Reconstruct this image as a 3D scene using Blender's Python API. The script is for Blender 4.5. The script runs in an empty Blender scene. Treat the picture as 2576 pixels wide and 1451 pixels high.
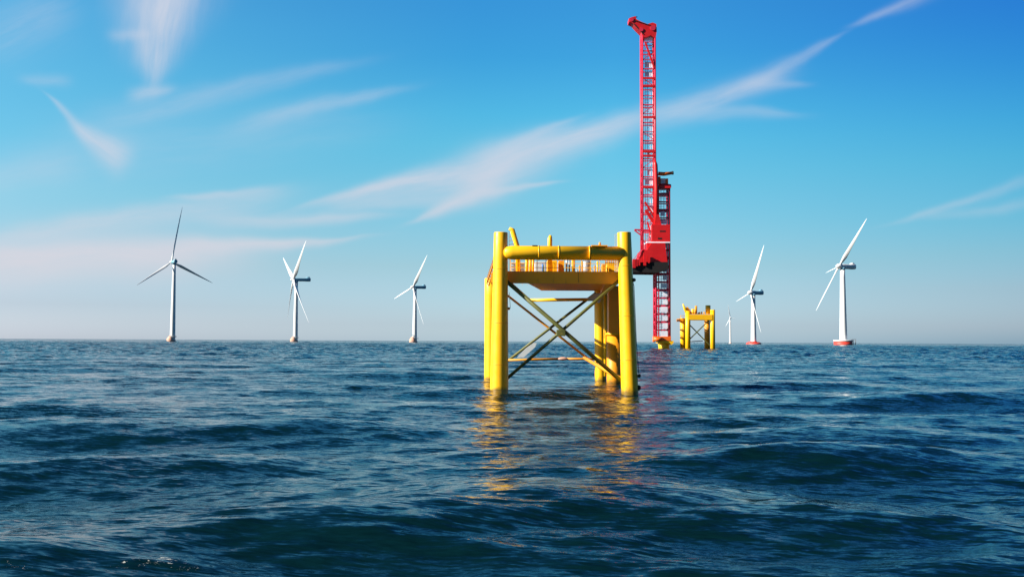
import bpy, bmesh, math, random
import numpy as np
from mathutils import Vector, Matrix
random.seed(5)
scene = bpy.context.scene
COL = scene.collection

# ------------------------------------------------------------------ camera
# the picture is described below on a 2576 x 1451 pixel raster
W, H = 2576.0, 1451.0
F = 2473.0                      # focal length in those pixels
CH = 4.0                        # camera height above the water
PITCH = math.atan((858.0 - H / 2) / F)
ROLL = math.radians(0.30)
cam_d = bpy.data.cameras.new("camera")
cam = bpy.data.objects.new("camera", cam_d)
COL.objects.link(cam)
cam_d.sensor_width = 36.0
cam_d.lens = 36.0 * F / W
cam_d.clip_start = 0.1
cam_d.clip_end = 120000
CR = Matrix.Rotation(math.radians(90) + PITCH, 3, 'X') @ Matrix.Rotation(ROLL, 3, 'Z')
cam.matrix_world = Matrix.Translation((0, 0, CH)) @ CR.to_4x4()
scene.camera = cam

# ------------------------------------------------------------------ exposure
vs = scene.view_settings
vs.view_transform = 'Standard'
vs.look = 'None'
vs.exposure = 1.0
vs.gamma = 1.0

def pix_dir(px, py):
    return CR @ Vector(((px - W / 2) / F, -(py - H / 2) / F, -1.0))

def P(px, py, dist):
    """world point seen at a picture position, `dist` metres in front (along +Y)"""
    d = pix_dir(px, py)
    return Vector((0, 0, CH)) + d * (dist / d.y)

def X_at(px, dist, py=858):
    return P(px, py, dist).x

def Z_at(py, dist, px=1400):
    return P(px, py, dist).z

# ------------------------------------------------------------------ sun and sky
SUN_AZ_BACK = math.radians(18)   # sun is to the left, a little behind the camera
SUN_EL = math.radians(29)
sd = Vector((-math.cos(SUN_AZ_BACK) * math.cos(SUN_EL), -math.sin(SUN_AZ_BACK) * math.cos(SUN_EL), math.sin(SUN_EL)))
sl = bpy.data.lights.new("sun", 'SUN')
sl.energy = 5.0
sl.angle = math.radians(0.5)
sl.color = (1.0, 0.93, 0.82)
so = bpy.data.objects.new("sun", sl)
COL.objects.link(so)
so.rotation_euler = sd.to_track_quat('Z', 'Y').to_euler()

world = bpy.data.worlds.new("World")
scene.world = world
world.use_nodes = True
wt = world.node_tree
wt.nodes.clear()

class NT:
    def __init__(self, tree):
        self.t = tree
    def n(self, typ, **kw):
        nd = self.t.nodes.new(typ)
        for k, v in kw.items():
            setattr(nd, k, v)
        return nd
    def put(self, sock, v):
        if isinstance(v, bpy.types.NodeSocket):
            self.t.links.new(v, sock)
        elif v is not None:
            sock.default_value = v
    def m(self, op, a, b=None, c=None, clamp=False):
        nd = self.n('ShaderNodeMath', operation=op, use_clamp=clamp)
        self.put(nd.inputs[0], a); self.put(nd.inputs[1], b); self.put(nd.inputs[2], c)
        return nd.outputs[0]
    def vm(self, op, a, b=None, scale=None):
        nd = self.n('ShaderNodeVectorMath', operation=op)
        self.put(nd.inputs[0], a); self.put(nd.inputs[1], b)
        if scale is not None:
            self.put(nd.inputs['Scale'], scale)
        return nd.outputs['Value'] if op in ('DOT_PRODUCT', 'LENGTH') else nd.outputs[0]
    def xyz(self, x, y, z):
        nd = self.n('ShaderNodeCombineXYZ')
        self.put(nd.inputs[0], x); self.put(nd.inputs[1], y); self.put(nd.inputs[2], z)
        return nd.outputs[0]
    def sep(self, v):
        nd = self.n('ShaderNodeSeparateXYZ'); self.put(nd.inputs[0], v)
        return nd.outputs
    def noise(self, vec, scale, detail=3, rough=0.5, dist=0.0, out=0):
        nd = self.n('ShaderNodeTexNoise')
        self.put(nd.inputs['Vector'], vec)
        nd.inputs['Scale'].default_value = scale
        nd.inputs['Detail'].default_value = detail
        nd.inputs['Roughness'].default_value = rough
        nd.inputs['Distortion'].default_value = dist
        return nd.outputs[out]
    def mr(self, v, a, b, c, d, smooth=False):
        nd = self.n('ShaderNodeMapRange')
        if smooth: nd.interpolation_type = 'SMOOTHSTEP'
        self.put(nd.inputs[0], v)
        for i, q in enumerate((a, b, c, d)):
            self.put(nd.inputs[i + 1], q)
        return nd.outputs[0]
    def mix(self, f, a, b, blend='MIX'):
        nd = self.n('ShaderNodeMix', data_type='RGBA', blend_type=blend)
        self.put(nd.inputs[0], f); self.put(nd.inputs[6], a); self.put(nd.inputs[7], b)
        return nd.outputs[2]
    def ramp(self, f, stops):
        nd = self.n('ShaderNodeValToRGB'); self.put(nd.inputs[0], f)
        e = nd.color_ramp.elements
        while len(e) < len(stops): e.new(0.5)
        for i, (p, c) in enumerate(stops):
            e[i].position = p; e[i].color = (c[0], c[1], c[2], 1)
        return nd.outputs[0]

g = NT(wt)
sky = g.n('ShaderNodeTexSky', sky_type='NISHITA')
sky.sun_disc = False
sky.sun_elevation = SUN_EL
sky.sun_rotation = math.atan2(sd.x, sd.y)
sky.altitude = 0
sky.air_density = 1.0
sky.dust_density = 0.6
sky.ozone_density = 3.0
tc = g.n('ShaderNodeTexCoord')
dirv = g.vm('NORMALIZE', tc.outputs['Generated'])
dx, dy, dz = g.sep(dirv)
# deep, saturated air: hue of the clear sky by height above the horizon
# (strength of red, green, blue by sine of elevation; towards, across and away from the sun's side)
AIR = {
    'L': [(0.0, (1.566, 1.785, 2.628)), (0.0084, (1.463, 1.658, 2.458)), (0.0325, (1.209, 1.324, 1.842)), (0.0669, (1.198, 1.335, 1.568)), (0.1013, (1.137, 1.451, 1.519)), (0.1353, (1.002, 1.578, 1.559)), (0.1858, (0.763, 1.669, 1.655)), (0.235, (0.707, 1.720, 1.736)), (0.2982, (0.657, 1.752, 1.832)), (0.60, (0.131, 0.876, 1.643))],
    'C': [(0.0, (1.306, 1.719, 2.494)), (0.0171, (1.120, 1.387, 1.993)), (0.0751, (1.016, 1.294, 1.418)), (0.1136, (0.904, 1.415, 1.459)), (0.1517, (0.782, 1.547, 1.521)), (0.1968, (0.618, 1.688, 1.649)), (0.2263, (0.499, 1.684, 1.737)), (0.2802, (0.343, 1.481, 1.805)), (0.3319, (0.326, 1.419, 1.897)), (0.60, (0.091, 0.657, 1.515))],
    'R': [(0.0, (0.587, 0.891, 1.425)), (0.0153, (0.687, 0.859, 1.294)), (0.05, (0.658, 0.819, 1.063)), (0.0846, (0.560, 0.887, 1.020)), (0.119, (0.413, 0.961, 1.067)), (0.17, (0.298, 1.036, 1.152)), (0.2034, (0.221, 0.990, 1.234)), (0.2524, (0.154, 0.840, 1.320)), (0.2998, (0.130, 0.724, 1.406)), (0.60, (0.048, 0.401, 1.242))],
}
el = g.m('DIVIDE', g.m('MAXIMUM', dz, 0.0), 0.6)
rp = {k: g.ramp(el, [(p / 0.6, c) for p, c in v]) for k, v in AIR.items()}
side = g.mix(g.mr(dx, -0.454, -0.037, 0.0, 1.0), rp['L'], rp['C'])
side = g.mix(g.mr(dx, 0.10, 0.47, 0.0, 1.0), side, rp['R'])
base = g.mix(1.0, sky.outputs[0], side, 'MULTIPLY')
EXPO = 1.0
BG = 0.1 / 2 ** EXPO
# ---- cirrus, laid out on the sky vault by direction
ay = g.m('MAXIMUM', dy, 0.08)
uu = g.m('DIVIDE', dx, ay)
vv = g.m('DIVIDE', dz, ay)
uv0 = g.xyz(uu, vv, 0.0)
wn = g.noise(uv0, 5.0, 4, 0.55, out=1)
warp = g.vm('SCALE', g.vm('SUBTRACT', wn, (0.5, 0.5, 0.5)), scale=0.032)
uv = g.vm('ADD', uv0, warp)
wx, wy, _ = g.sep(uv)
def pix_uv(px, py):
    d = pix_dir(px, py)
    return d.x / d.y, d.z / d.y
# (x0, y0, x1, y1, half-width at each end, strength, fibre amount, upper-edge sharpness)
STROKES = [
    (432, -90, 384, 215, 100, 22, .74, .5, .8),
    (380, -60, 352, 170, 80, 40, .26, .6, 1),
    (425, -60, 405, 90, 44, 30, .45, .3, 1),
    (325, 246, 440, 224, 16, 10, .42, .4, 1),
    (285, 98, 385, 92, 13, 10, .35, .4, 1),
    (112, 245, 215, 352, 4, 14, .40, .3, 1),
    (185, 325, 320, 400, 14, 40, .72, .35, .9),
    (230, 315, 880, 165, 34, 14, .26, .5, 1),
    (600, 315, 1015, 222, 26, 12, .32, .5, .8),
    (60, 400, 950, 320, 70, 50, .16, .4, 1),
    (785, 514, 1340, 395, 10, 58, .76, .4, .6),
    (1160, 435, 1650, 288, 58, 26, .74, .35, .7),
    (820, 525, 1180, 500, 16, 22, .35, .5, 1),
    (1230, 392, 1455, 298, 26, 7, .42, .35, .7),
    (1040, 560, 1255, 450, 6, 34, .70, .3, .9),
    (1190, 482, 1410, 461, 14, 4, .50, .3, .8),
    (1640, 292, 1970, 192, 34, 22, .50, .5, .8),
    (1900, 208, 2125, 80, 20, 5, .34, .45, 1),
    (1690, 288, 2010, 292, 26, 9, .26, .5, .8),
    (1850, 225, 2030, 214, 22, 8, .24, .5, .8),
    (-90, 598, 700, 496, 44, 30, .48, .35, .6),
    (440, 494, 720, 474, 8, 16, .45, .35, .7),
    (540, 552, 980, 545, 20, 10, .48, .4, .8),
    (-260, 640, 600, 632, 50, 48, .90, .2, .7),
    (380, 618, 900, 597, 36, 6, .72, .25, .6),
    (-200, 690, 500, 690, 40, 30, .30, .2, 1),
    (2235, 564, 2610, 442, 6, 12, .28, .4, 1),
    (2320, 545, 2620, 500, 8, 14, .20, .4, 1),
    (2155, 54, 2360, -30, 6, 20, .32, .4, 1),
    (-60, 130, 190, 10, 60, 60, .22, .6, 1),
    (50, 205, 175, 213, 12, 14, .24, .5, 1),
    (-90, 450, 190, 415, 34, 40, .22, .4, 1),
]
clear = None
for (x0, y0, x1, y1, w0, w1, st, fa, up) in STROKES:
    a = Vector(pix_uv(x0, y0)); b = Vector(pix_uv(x1, y1))
    c = (a + b) / 2; L = (b - a).length / 2; t = (b - a).normalized()
    # coordinates along and across the stroke
    rx = g.m('SUBTRACT', wx, c.x); ry = g.m('SUBTRACT', wy, c.y)
    al = g.m('ADD', g.m('MULTIPLY', rx, t.x), g.m('MULTIPLY', ry, t.y))
    ac = g.m('ADD', g.m('MULTIPLY', rx, -t.y), g.m('MULTIPLY', ry, t.x))
    fib = g.noise(g.xyz(g.m('MULTIPLY', al, 0.16), ac, c.x * 9.0), 75.0, 5, 0.62)
    fib = g.mr(fib, 0.34, 0.6, 1.0 - fa * .8, 1.0)
    w = g.mr(al, -L, L, w0 / F * 1.15, w1 / F * 1.15)
    tt = g.m('DIVIDE', ac, w)
    # ragged edge, crisper on the upper side
    upsign = 1.0 if t.x >= 0 else -1.0
    if abs(t.x) > 0.5:
        tt = g.m('MULTIPLY', tt, g.mr(g.m('MULTIPLY', tt, upsign), -0.1, 0.1, 1.0, 1.0 / up))
    e = g.m('ADD', g.m('POWER', g.m('ABSOLUTE', g.m('DIVIDE', al, L * 1.0)), 4.0),
            g.m('POWER', g.m('ABSOLUTE', tt), 2.0))
    k = g.m('MULTIPLY', g.m('EXPONENT', g.m('MULTIPLY', e, -1.0)), fib)
    k = g.m('SUBTRACT', 1.0, g.m('MULTIPLY', k, st))
    clear = k if clear is None else g.m('MULTIPLY', clear, k)
cov = g.m('SUBTRACT', 1.0, clear)
cov = g.m('MULTIPLY', cov, g.mr(dy, 0.1, 0.3, 0.0, 1.0))
cloud_col = g.mix(g.mr(dz, 0.06, 0.20, 0.0, 1.0), (7.0, 6.8, 7.4, 1), (6.3, 6.7, 7.8, 1))
final = g.mix(cov, base, cloud_col)
# sky behind the camera and overhead is dimmed to weaken fill on shaded sides
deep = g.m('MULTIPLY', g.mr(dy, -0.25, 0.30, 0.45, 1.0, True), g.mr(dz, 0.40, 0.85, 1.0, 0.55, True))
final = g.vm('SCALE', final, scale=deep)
bg = g.n('ShaderNodeBackground')
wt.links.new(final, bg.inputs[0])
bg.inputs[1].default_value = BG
wo = g.n('ShaderNodeOutputWorld')
wt.links.new(bg.outputs[0], wo.inputs[0])

# ------------------------------------------------------------------ helpers
def tag(o, label=None, cat=None, group=None, kind=None):
    if label: o['label'] = label
    if cat: o['category'] = cat
    if group: o['group'] = group
    if kind: o['kind'] = kind
    return o

def empty(name, loc):
    o = bpy.data.objects.new(name, None)
    o.empty_display_size = 1
    COL.objects.link(o)
    o.location = loc
    return o

class MB:
    """collects shapes into one mesh"""
    def __init__(self):
        self.bm = bmesh.new()
    def ring(self, c, u, v, r, n, ru=None):
        return [self.bm.verts.new(c + u * (math.cos(2 * math.pi * i / n) * (ru or r)) + v * (math.sin(2 * math.pi * i / n) * r)) for i in range(n)]
    def skin(self, a, b, smooth=True):
        n = len(a)
        for i in range(n):
            f = self.bm.faces.new((a[i], a[(i + 1) % n], b[(i + 1) % n], b[i]))
            f.smooth = smooth
    def cap(self, r, flip=False):
        f = self.bm.faces.new(list(reversed(r)) if flip else r)
        f.smooth = False
    def tube(self, pts, rads, n=12, caps=True):
        """tube through points, radius per point"""
        pts = [Vector(p) for p in pts]
        if not isinstance(rads, (list, tuple)): rads = [rads] * len(pts)
        prev = None; first = None
        u = None
        for i, p in enumerate(pts):
            if i == 0: d = pts[1] - pts[0]
            elif i == len(pts) - 1: d = pts[-1] - pts[-2]
            else: d = (pts[i + 1] - p).normalized() + (p - pts[i - 1]).normalized()
            if d.length < 1e-9: d = pts[-1] - pts[0]
            d.normalize()
            if u is None:
                u = d.cross(Vector((0, 0, 1)))
                if u.length < 1e-3: u = Vector((1, 0, 0))
            u = (u - d * u.dot(d)).normalized()
            v = d.cross(u)
            r = self.ring(p, u, v, rads[i], n)
            if prev: self.skin(prev, r)
            else: first = r
            prev = r
        if caps:
            self.cap(first, True); self.cap(prev)
        return self
    def bar(self, a, b, w, h=None):
        """square bar from a to b"""
        h = h or w
        a, b = Vector(a), Vector(b)
        d = (b - a).normalized()
        up = Vector((0, 0, 1)) if abs(d.z) < 0.95 else Vector((0, 1, 0))
        u = d.cross(up).normalized() * (w / 2); v = u.normalized().cross(d) * (h / 2)
        A = [self.bm.verts.new(a + s * u + t * v) for s, t in ((-1, -1), (1, -1), (1, 1), (-1, 1))]
        B = [self.bm.verts.new(b + s * u + t * v) for s, t in ((-1, -1), (1, -1), (1, 1), (-1, 1))]
        self.skin(A, B, False); self.cap(A, True); self.cap(B)
        return self
    def box(self, lo, hi, bev=0.0):
        x0, y0, z0 = lo; x1, y1, z1 = hi
        v = [self.bm.verts.new(p) for p in ((x0, y0, z0), (x1, y0, z0), (x1, y1, z0), (x0, y1, z0), (x0, y0, z1), (x1, y0, z1), (x1, y1, z1), (x0, y1, z1))]
        fs = [self.bm.faces.new([v[i] for i in q]) for q in ((3, 2, 1, 0), (4, 5, 6, 7), (0, 1, 5, 4), (1, 2, 6, 5), (2, 3, 7, 6), (3, 0, 4, 7))]
        if bev > 0:
            es = list({e for f in fs for e in f.edges})
            bmesh.ops.bevel(self.bm, geom=es, offset=bev, segments=2, affect='EDGES', profile=0.7)
        return self
    def prism(self, outline, y0, y1):
        """outline of (x, z) points made thick along Y"""
        a = [self.bm.verts.new((x, y0, z)) for x, z in outline]
        b = [self.bm.verts.new((x, y1, z)) for x, z in outline]
        self.skin(a, b, False); self.cap(a, True); self.cap(b)
        return self
    def slab(self, outline, z0, z1):
        """outline of (x, y) points made thick along Z"""
        a = [self.bm.verts.new((x, y, z0)) for x, y in outline]
        b = [self.bm.verts.new((x, y, z1)) for x, y in outline]
        self.skin(a, b, False); self.cap(a, True); self.cap(b)
        return self
    def ball(self, c, r, sx=1, sy=1, sz=1):
        m = Matrix.Translation(c) @ Matrix.Diagonal((sx * r, sy * r, sz * r, 1))
        q = bmesh.ops.create_uvsphere(self.bm, u_segments=16, v_segments=10, radius=1, matrix=m)
        for v in q['verts']:
            for f in v.link_faces: f.smooth = True
        return self
    def build(self, name, mat, parent=None):
        bmesh.ops.recalc_face_normals(self.bm, faces=self.bm.faces[:])
        me = bpy.data.meshes.new(name)
        # geometry is written in world metres; move it to the parent's frame
        if parent is not None:
            self.bm.transform(Matrix.Translation(-ROOT_LOC[parent.name]))
        self.bm.to_mesh(me); self.bm.free()
        me.materials.append(mat)
        o = bpy.data.objects.new(name, me)
        COL.objects.link(o)
        if parent is not None:
            o.parent = parent
            ROOT_LOC[o.name] = ROOT_LOC[parent.name]
        else:
            ROOT_LOC[o.name] = Vector((0, 0, 0))
        return o
ROOT_LOC = {}
def root(name, loc, label, cat, group=None):
    o = empty(name, loc)
    ROOT_LOC[o.name] = Vector(loc)
    return tag(o, label, cat, group)

# ------------------------------------------------------------------ materials
def mat(name, col, rough=0.5, metal=0.0, wear=None, wear_amt=0.3, wear_scale=1.5, streak=0.0, var=0.08, coat=0.0, bump=0.0):
    m = bpy.data.materials.new(name); m.use_nodes = True
    t = m.node_tree; b = t.nodes['Principled BSDF']; q = NT(t)
    geo = q.n('ShaderNodeNewGeometry')
    pos = geo.outputs['Position']
    n1 = q.noise(pos, wear_scale * 0.35, 4, 0.6)
    c0 = q.mix(q.mr(n1, 0.3, 0.7, 0, 1), tuple(c * (1 - var) for c in col) + (1,), tuple(min(1, c * (1 + var)) for c in col) + (1,))
    if wear:
        # rust and dirt patches, drawn out downwards
        sx, sy, sz = q.sep(pos)
        n2 = q.noise(q.xyz(sx, sy, q.m('MULTIPLY', sz, 0.22 if streak else 1.0)), wear_scale * 2.2, 5, 0.65)
        k = q.mr(n2, 0.60, 0.76, 0, wear_amt)
        c0 = q.mix(k, c0, tuple(wear) + (1,))
    t.links.new(c0, b.inputs['Base Color'])
    rr = q.mr(q.noise(pos, wear_scale * 2, 3), 0.3, 0.7, max(0.05, rough - 0.08), min(1, rough + 0.1))
    t.links.new(rr, b.inputs['Roughness'])
    b.inputs['Metallic'].default_value = metal
    b.inputs['Coat Weight'].default_value = coat
    if bump:
        bn = q.n('ShaderNodeBump'); bn.inputs['Strength'].default_value = bump; bn.inputs['Distance'].default_value = 0.05
        t.links.new(q.noise(pos, wear_scale * 1.2, 4), bn.inputs['Height'])
        t.links.new(bn.outputs[0], b.inputs['Normal'])
    return m

M_YEL = mat('yellow_paint', (0.97, 0.50, 0.003), 0.42, wear=(0.35, 0.14, 0.02), wear_amt=0.35, wear_scale=0.9, streak=1, var=0.06, bump=0.1)
def wet(m):
    # damp, weedy band where the swell washes the steel
    t = m.node_tree; q = NT(t); b = t.nodes['Principled BSDF']
    src = b.inputs['Base Color'].links[0].from_socket
    pos = q.n('ShaderNodeNewGeometry').outputs['Position']
    x, y, z = q.sep(pos)
    h = q.m('ADD', z, q.m('MULTIPLY', q.noise(pos, 2.5, 4), -0.9))
    t.links.new(q.mix(q.mr(h, -0.35, 0.05, 0.85, 0.0), src, (0.10, 0.07, 0.008, 1)), b.inputs['Base Color'])
wet(M_YEL)
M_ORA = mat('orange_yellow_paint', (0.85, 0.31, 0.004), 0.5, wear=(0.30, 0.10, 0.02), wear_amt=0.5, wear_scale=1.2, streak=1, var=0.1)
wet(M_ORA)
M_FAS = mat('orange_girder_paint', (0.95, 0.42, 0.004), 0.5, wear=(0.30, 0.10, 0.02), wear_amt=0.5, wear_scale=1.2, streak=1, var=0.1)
M_SEAM = mat('dark_seam', (0.12, 0.06, 0.01), 0.6)
M_BRACE = mat('shaded_weathered_brace', (0.10, 0.105, 0.02), 0.55, wear=(0.45, 0.26, 0.02), wear_amt=0.6, wear_scale=1.6, var=0.3)  # dark olive base has the braces' shade painted in; ochre patches are wear
M_BRACEO = mat('orange_brace', (0.62, 0.25, 0.01), 0.5, wear=(0.16, 0.06, 0.02), wear_amt=0.8, wear_scale=1.6, var=0.2)
M_RED = mat('red_paint', (0.58, 0.008, 0.010), 0.4, wear=(0.25, 0.01, 0.01), wear_amt=0.4, wear_scale=0.25, var=0.12)
M_REDL = mat('red_lattice_paint', (0.58, 0.018, 0.055), 0.45, wear=(0.8, 0.25, 0.3), wear_amt=0.5, wear_scale=0.4, var=0.2)
M_ORG = mat('orange_red_paint', (0.85, 0.15, 0.012), 0.4, wear_scale=0.2, var=0.1)
M_BLACK = mat('black_hull_paint', (0.004, 0.003, 0.004), 0.8, wear=(0.05, 0.004, 0.004), wear_amt=0.4, wear_scale=0.2)
M_PALE = mat('pale_lilac_steel', (0.80, 0.80, 0.92), 0.5, wear_scale=0.4, var=0.15)
M_WHITE = mat('white_turbine_paint', (0.80, 0.80, 0.80), 0.35, wear=(0.6, 0.58, 0.55), wear_amt=0.3, wear_scale=0.05, streak=1, var=0.03)
M_GREYB = mat('blue_grey_nacelle_paint', (0.20, 0.42, 0.54), 0.4, wear_scale=0.1, var=0.05)
M_PEACH = mat('pale_peach_concrete', (0.60, 0.34, 0.25), 0.8, wear=(0.35, 0.22, 0.16), wear_amt=0.6, wear_scale=0.15, var=0.15)
M_REDB = mat('red_foundation_paint', (0.66, 0.06, 0.04), 0.5, wear=(0.3, 0.03, 0.03), wear_amt=0.5, wear_scale=0.15, var=0.15)
M_STEEL = mat('grey_steel', (0.30, 0.32, 0.34), 0.45, metal=0.3, wear_scale=3, var=0.2)
M_DARK = mat('dark_rubber', (0.02, 0.022, 0.02), 0.7, wear_scale=3, var=0.2)
M_BLUE = mat('blue_plastic', (0.03, 0.16, 0.5), 0.4, wear_scale=3)
M_CAB = mat('pale_cabinet_paint', (0.55, 0.60, 0.62), 0.5, wear=(0.25, 0.24, 0.22), wear_amt=0.4, wear_scale=2)

# ------------------------------------------------------------------ sea
def ground_xy(px, py):
    d = pix_dir(px, py)
    return d.x / -d.z * CH, d.y / -d.z * CH
SWELLS = []
for (px, py, la, lc, hh, an) in [
    (1480, 1308, 6.5, 1.9, .56, .03), (980, 1372, 4.0, 1.2, .20, -.25), (1900, 1190, 5.5, 1.6, .34, -.10),
    (2250, 1175, 5.0, 1.6, .34, .15), (2050, 1330, 4.0, 1.3, .24, .12), (430, 1190, 5.5, 1.8, .30, .05),
    (900, 1092, 8.0, 2.2, .32, -.04), (1985, 972, 7.0, 2.4, .42, 0.0), (1380, 1150, 6.0, 1.9, .28, .02),
    (1100, 950, 12.0, 3.0, .40, -.05), (2150, 1100, 9.0, 2.4, .30, -.1), (150, 1035, 9.0, 2.4, .34, .05),
    (2450, 1400, 3.0, 1.0, .20, .2), (300, 1090, 8.0, 2.2, .28, -.1), (2400, 1010, 14.0, 3.0, .42, .05),
    (1700, 1420, 3.5, 1.0, .18, -.1), (700, 1250, 6.0, 1.6, .20, -.12)]:
    gx, gy = ground_xy(px, py)
    SWELLS.append((gx, gy, la, lc, hh * 1.15, an))

def sea_height_field(X, Y, S):
    """sum of long-crested wind waves; S = local grid spacing, waves too short for the grid are left out"""
    rng = np.random.RandomState(11)
    N = 130
    lam = np.exp(np.linspace(math.log(0.55), math.log(26.0), N))
    Z = np.zeros_like(X); DX = np.zeros_like(X); DY = np.zeros_like(X)
    for i in range(N):
        l = lam[i] * (1 + rng.uniform(-.02, .02)); k = 2 * math.pi / l
        spread = 0.50 if l < 4 else 0.34
        th = rng.normal(0.0, spread) + 0.12
        kx, ky = k * math.sin(th), -k * math.cos(th)
        # slope of each component; gentler for the longest and shortest
        s = float(np.interp(math.log(l), [math.log(v) for v in (0.5, 1.2, 3.5, 7, 13, 20, 27)], [0.019, 0.021, 0.018, 0.014, 0.014, 0.016, 0.008]))
        A = s / k
        ph = rng.uniform(0, 2 * math.pi)
        rows = S < l / 2.6
        if not rows.any(): continue
        x = X[rows]; y = Y[rows]
        w = np.clip((l / S[rows] - 2.6) / 2.0, 0, 1)[:, None] * A
        p = kx * x + ky * y + ph
        c = np.cos(p) * w; sn = np.sin(p) * w
        Z[rows] += c
        DX[rows] -= sn * (kx / k) * 0.75
        DY[rows] -= sn * (ky / k) * 0.75
    # a few separate swells: (x, y, half-width along the crest, half-width across, height, turn of the crest)
    for (cx, cy, la, lc, hh, an) in SWELLS:
        ca, sa = math.cos(an), math.sin(an)
        al = (X - cx) * ca + (Y - cy) * sa
        ac = -(X - cx) * sa + (Y - cy) * ca + 0.035 * al * al / la
        e = np.exp(-(al / la) ** 2)
        # steeper towards the viewer, long back slope, small trough in front
        f = np.where(ac < 0, np.exp(-(ac / lc) ** 2), np.exp(-(ac / (lc * 1.9)) ** 2)) - 0.35 * np.exp(-((ac + 2.0 * lc) / (lc * 1.2)) ** 2)
        Z += hh * e * f
    return Z, DX, DY

def build_sea():
    NC = 1150
    r = np.concatenate([np.exp(np.linspace(math.log(9.0), math.log(300.0), 620)),
                        np.arange(301.8, 1500.0, 1.9),
                        np.exp(np.linspace(math.log(1502.0), math.log(60000.0), 560))])
    NR = len(r)
    dr = np.gradient(r)
    a = np.linspace(math.radians(-42), math.radians(42), NC)
    R, A = np.meshgrid(r, a, indexing='ij')
    X = R * np.sin(A); Y = R * np.cos(A)
    Z, DX, DY = sea_height_field(X, Y, np.maximum(dr, r * (a[1] - a[0])))
    fade = np.clip((50000 - R) / 30000, 0, 1)
    # short chop that the grid cannot carry as waves, kept as facets of the same steepness
    rng = np.random.RandomState(3)
    S = dr[:, None]
    n0 = rng.normal(0, 1, (NR, NC + 8))
    n0 = sum(n0[:, i:i + NC] * w for i, w in enumerate((.3, .6, .9, 1, .9, .6, .3))) / 1.85
    n1 = rng.normal(0, 1, (NR, NC + 24)); c1 = np.cumsum(n1, 1); n1 = (c1[:, 20:20 + NC] - c1[:, :NC]) / 4.5
    Z = Z + (n0 * .6 + n1 * .6) * S * 0.115 * np.clip((S - 0.5) / 1.5, 0, 1) * np.interp(r, [0, 700, 1500, 2200, 8000], [1.0, 0.9, 0.5, 0.12, 0.08])[:, None]
    co = np.stack([X + DX, Y + DY, Z * fade], -1).reshape(-1, 3)
    n = NR * NC
    idx = np.arange(n).reshape(NR, NC)
    q = np.stack([idx[:-1, :-1], idx[:-1, 1:], idx[1:, 1:], idx[1:, :-1]], -1).reshape(-1, 4)
    # coarse water all the way round behind the viewer
    r2 = np.array([0.0] + list(np.exp(np.linspace(math.log(9.0), math.log(60000.0), 160))))
    a2 = np.linspace(math.radians(42), math.radians(318), 240)
    R2, A2 = np.meshgrid(r2, a2, indexing='ij')
    X2 = R2 * np.sin(A2); Y2 = R2 * np.cos(A2)
    S2 = np.maximum(np.gradient(r2), r2 * (a2[1] - a2[0]))
    Z2, _, _ = sea_height_field(X2, Y2, S2)
    co2 = np.stack([X2, Y2, Z2 * np.clip((50000 - R2) / 30000, 0, 1)], -1).reshape(-1, 3)
    idx2 = np.arange(len(co2)).reshape(R2.shape) + n
    q2 = np.stack([idx2[:-1, :-1], idx2[:-1, 1:], idx2[1:, 1:], idx2[1:, :-1]], -1).reshape(-1, 4)
    # small fan under the viewer
    a3 = np.linspace(math.radians(-42), math.radians(42), 60); r3 = np.linspace(0.0, 9.1, 40)
    R3, A3 = np.meshgrid(r3, a3, indexing='ij')
    X3 = R3 * np.sin(A3); Y3 = R3 * np.cos(A3)
    Z3, _, _ = sea_height_field(X3, Y3, np.full(40, 0.25))
    co3 = np.stack([X3, Y3, Z3 - 0.02], -1).reshape(-1, 3)
    idx3 = np.arange(len(co3)).reshape(R3.shape) + n + len(co2)
    q3 = np.stack([idx3[:-1, :-1], idx3[:-1, 1:], idx3[1:, 1:], idx3[1:, :-1]], -1).reshape(-1, 4)
    V = np.concatenate([co, co2, co3]).astype(np.float32)
    Q = np.concatenate([q, q2, q3])[:, ::-1].astype(np.int32)
    me = bpy.data.meshes.new('sea')
    me.vertices.add(len(V)); me.vertices.foreach_set('co', V.ravel())
    me.loops.add(Q.size); me.loops.foreach_set('vertex_index', Q.ravel())
    me.polygons.add(len(Q)); me.polygons.foreach_set('loop_start', np.arange(0, Q.size, 4, dtype=np.int32))
    me.polygons.foreach_set('use_smooth', np.ones(len(Q), dtype=bool))
    me.update(calc_edges=True); me.validate()
    o = bpy.data.objects.new('water', me)
    COL.objects.link(o)
    return o

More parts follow.
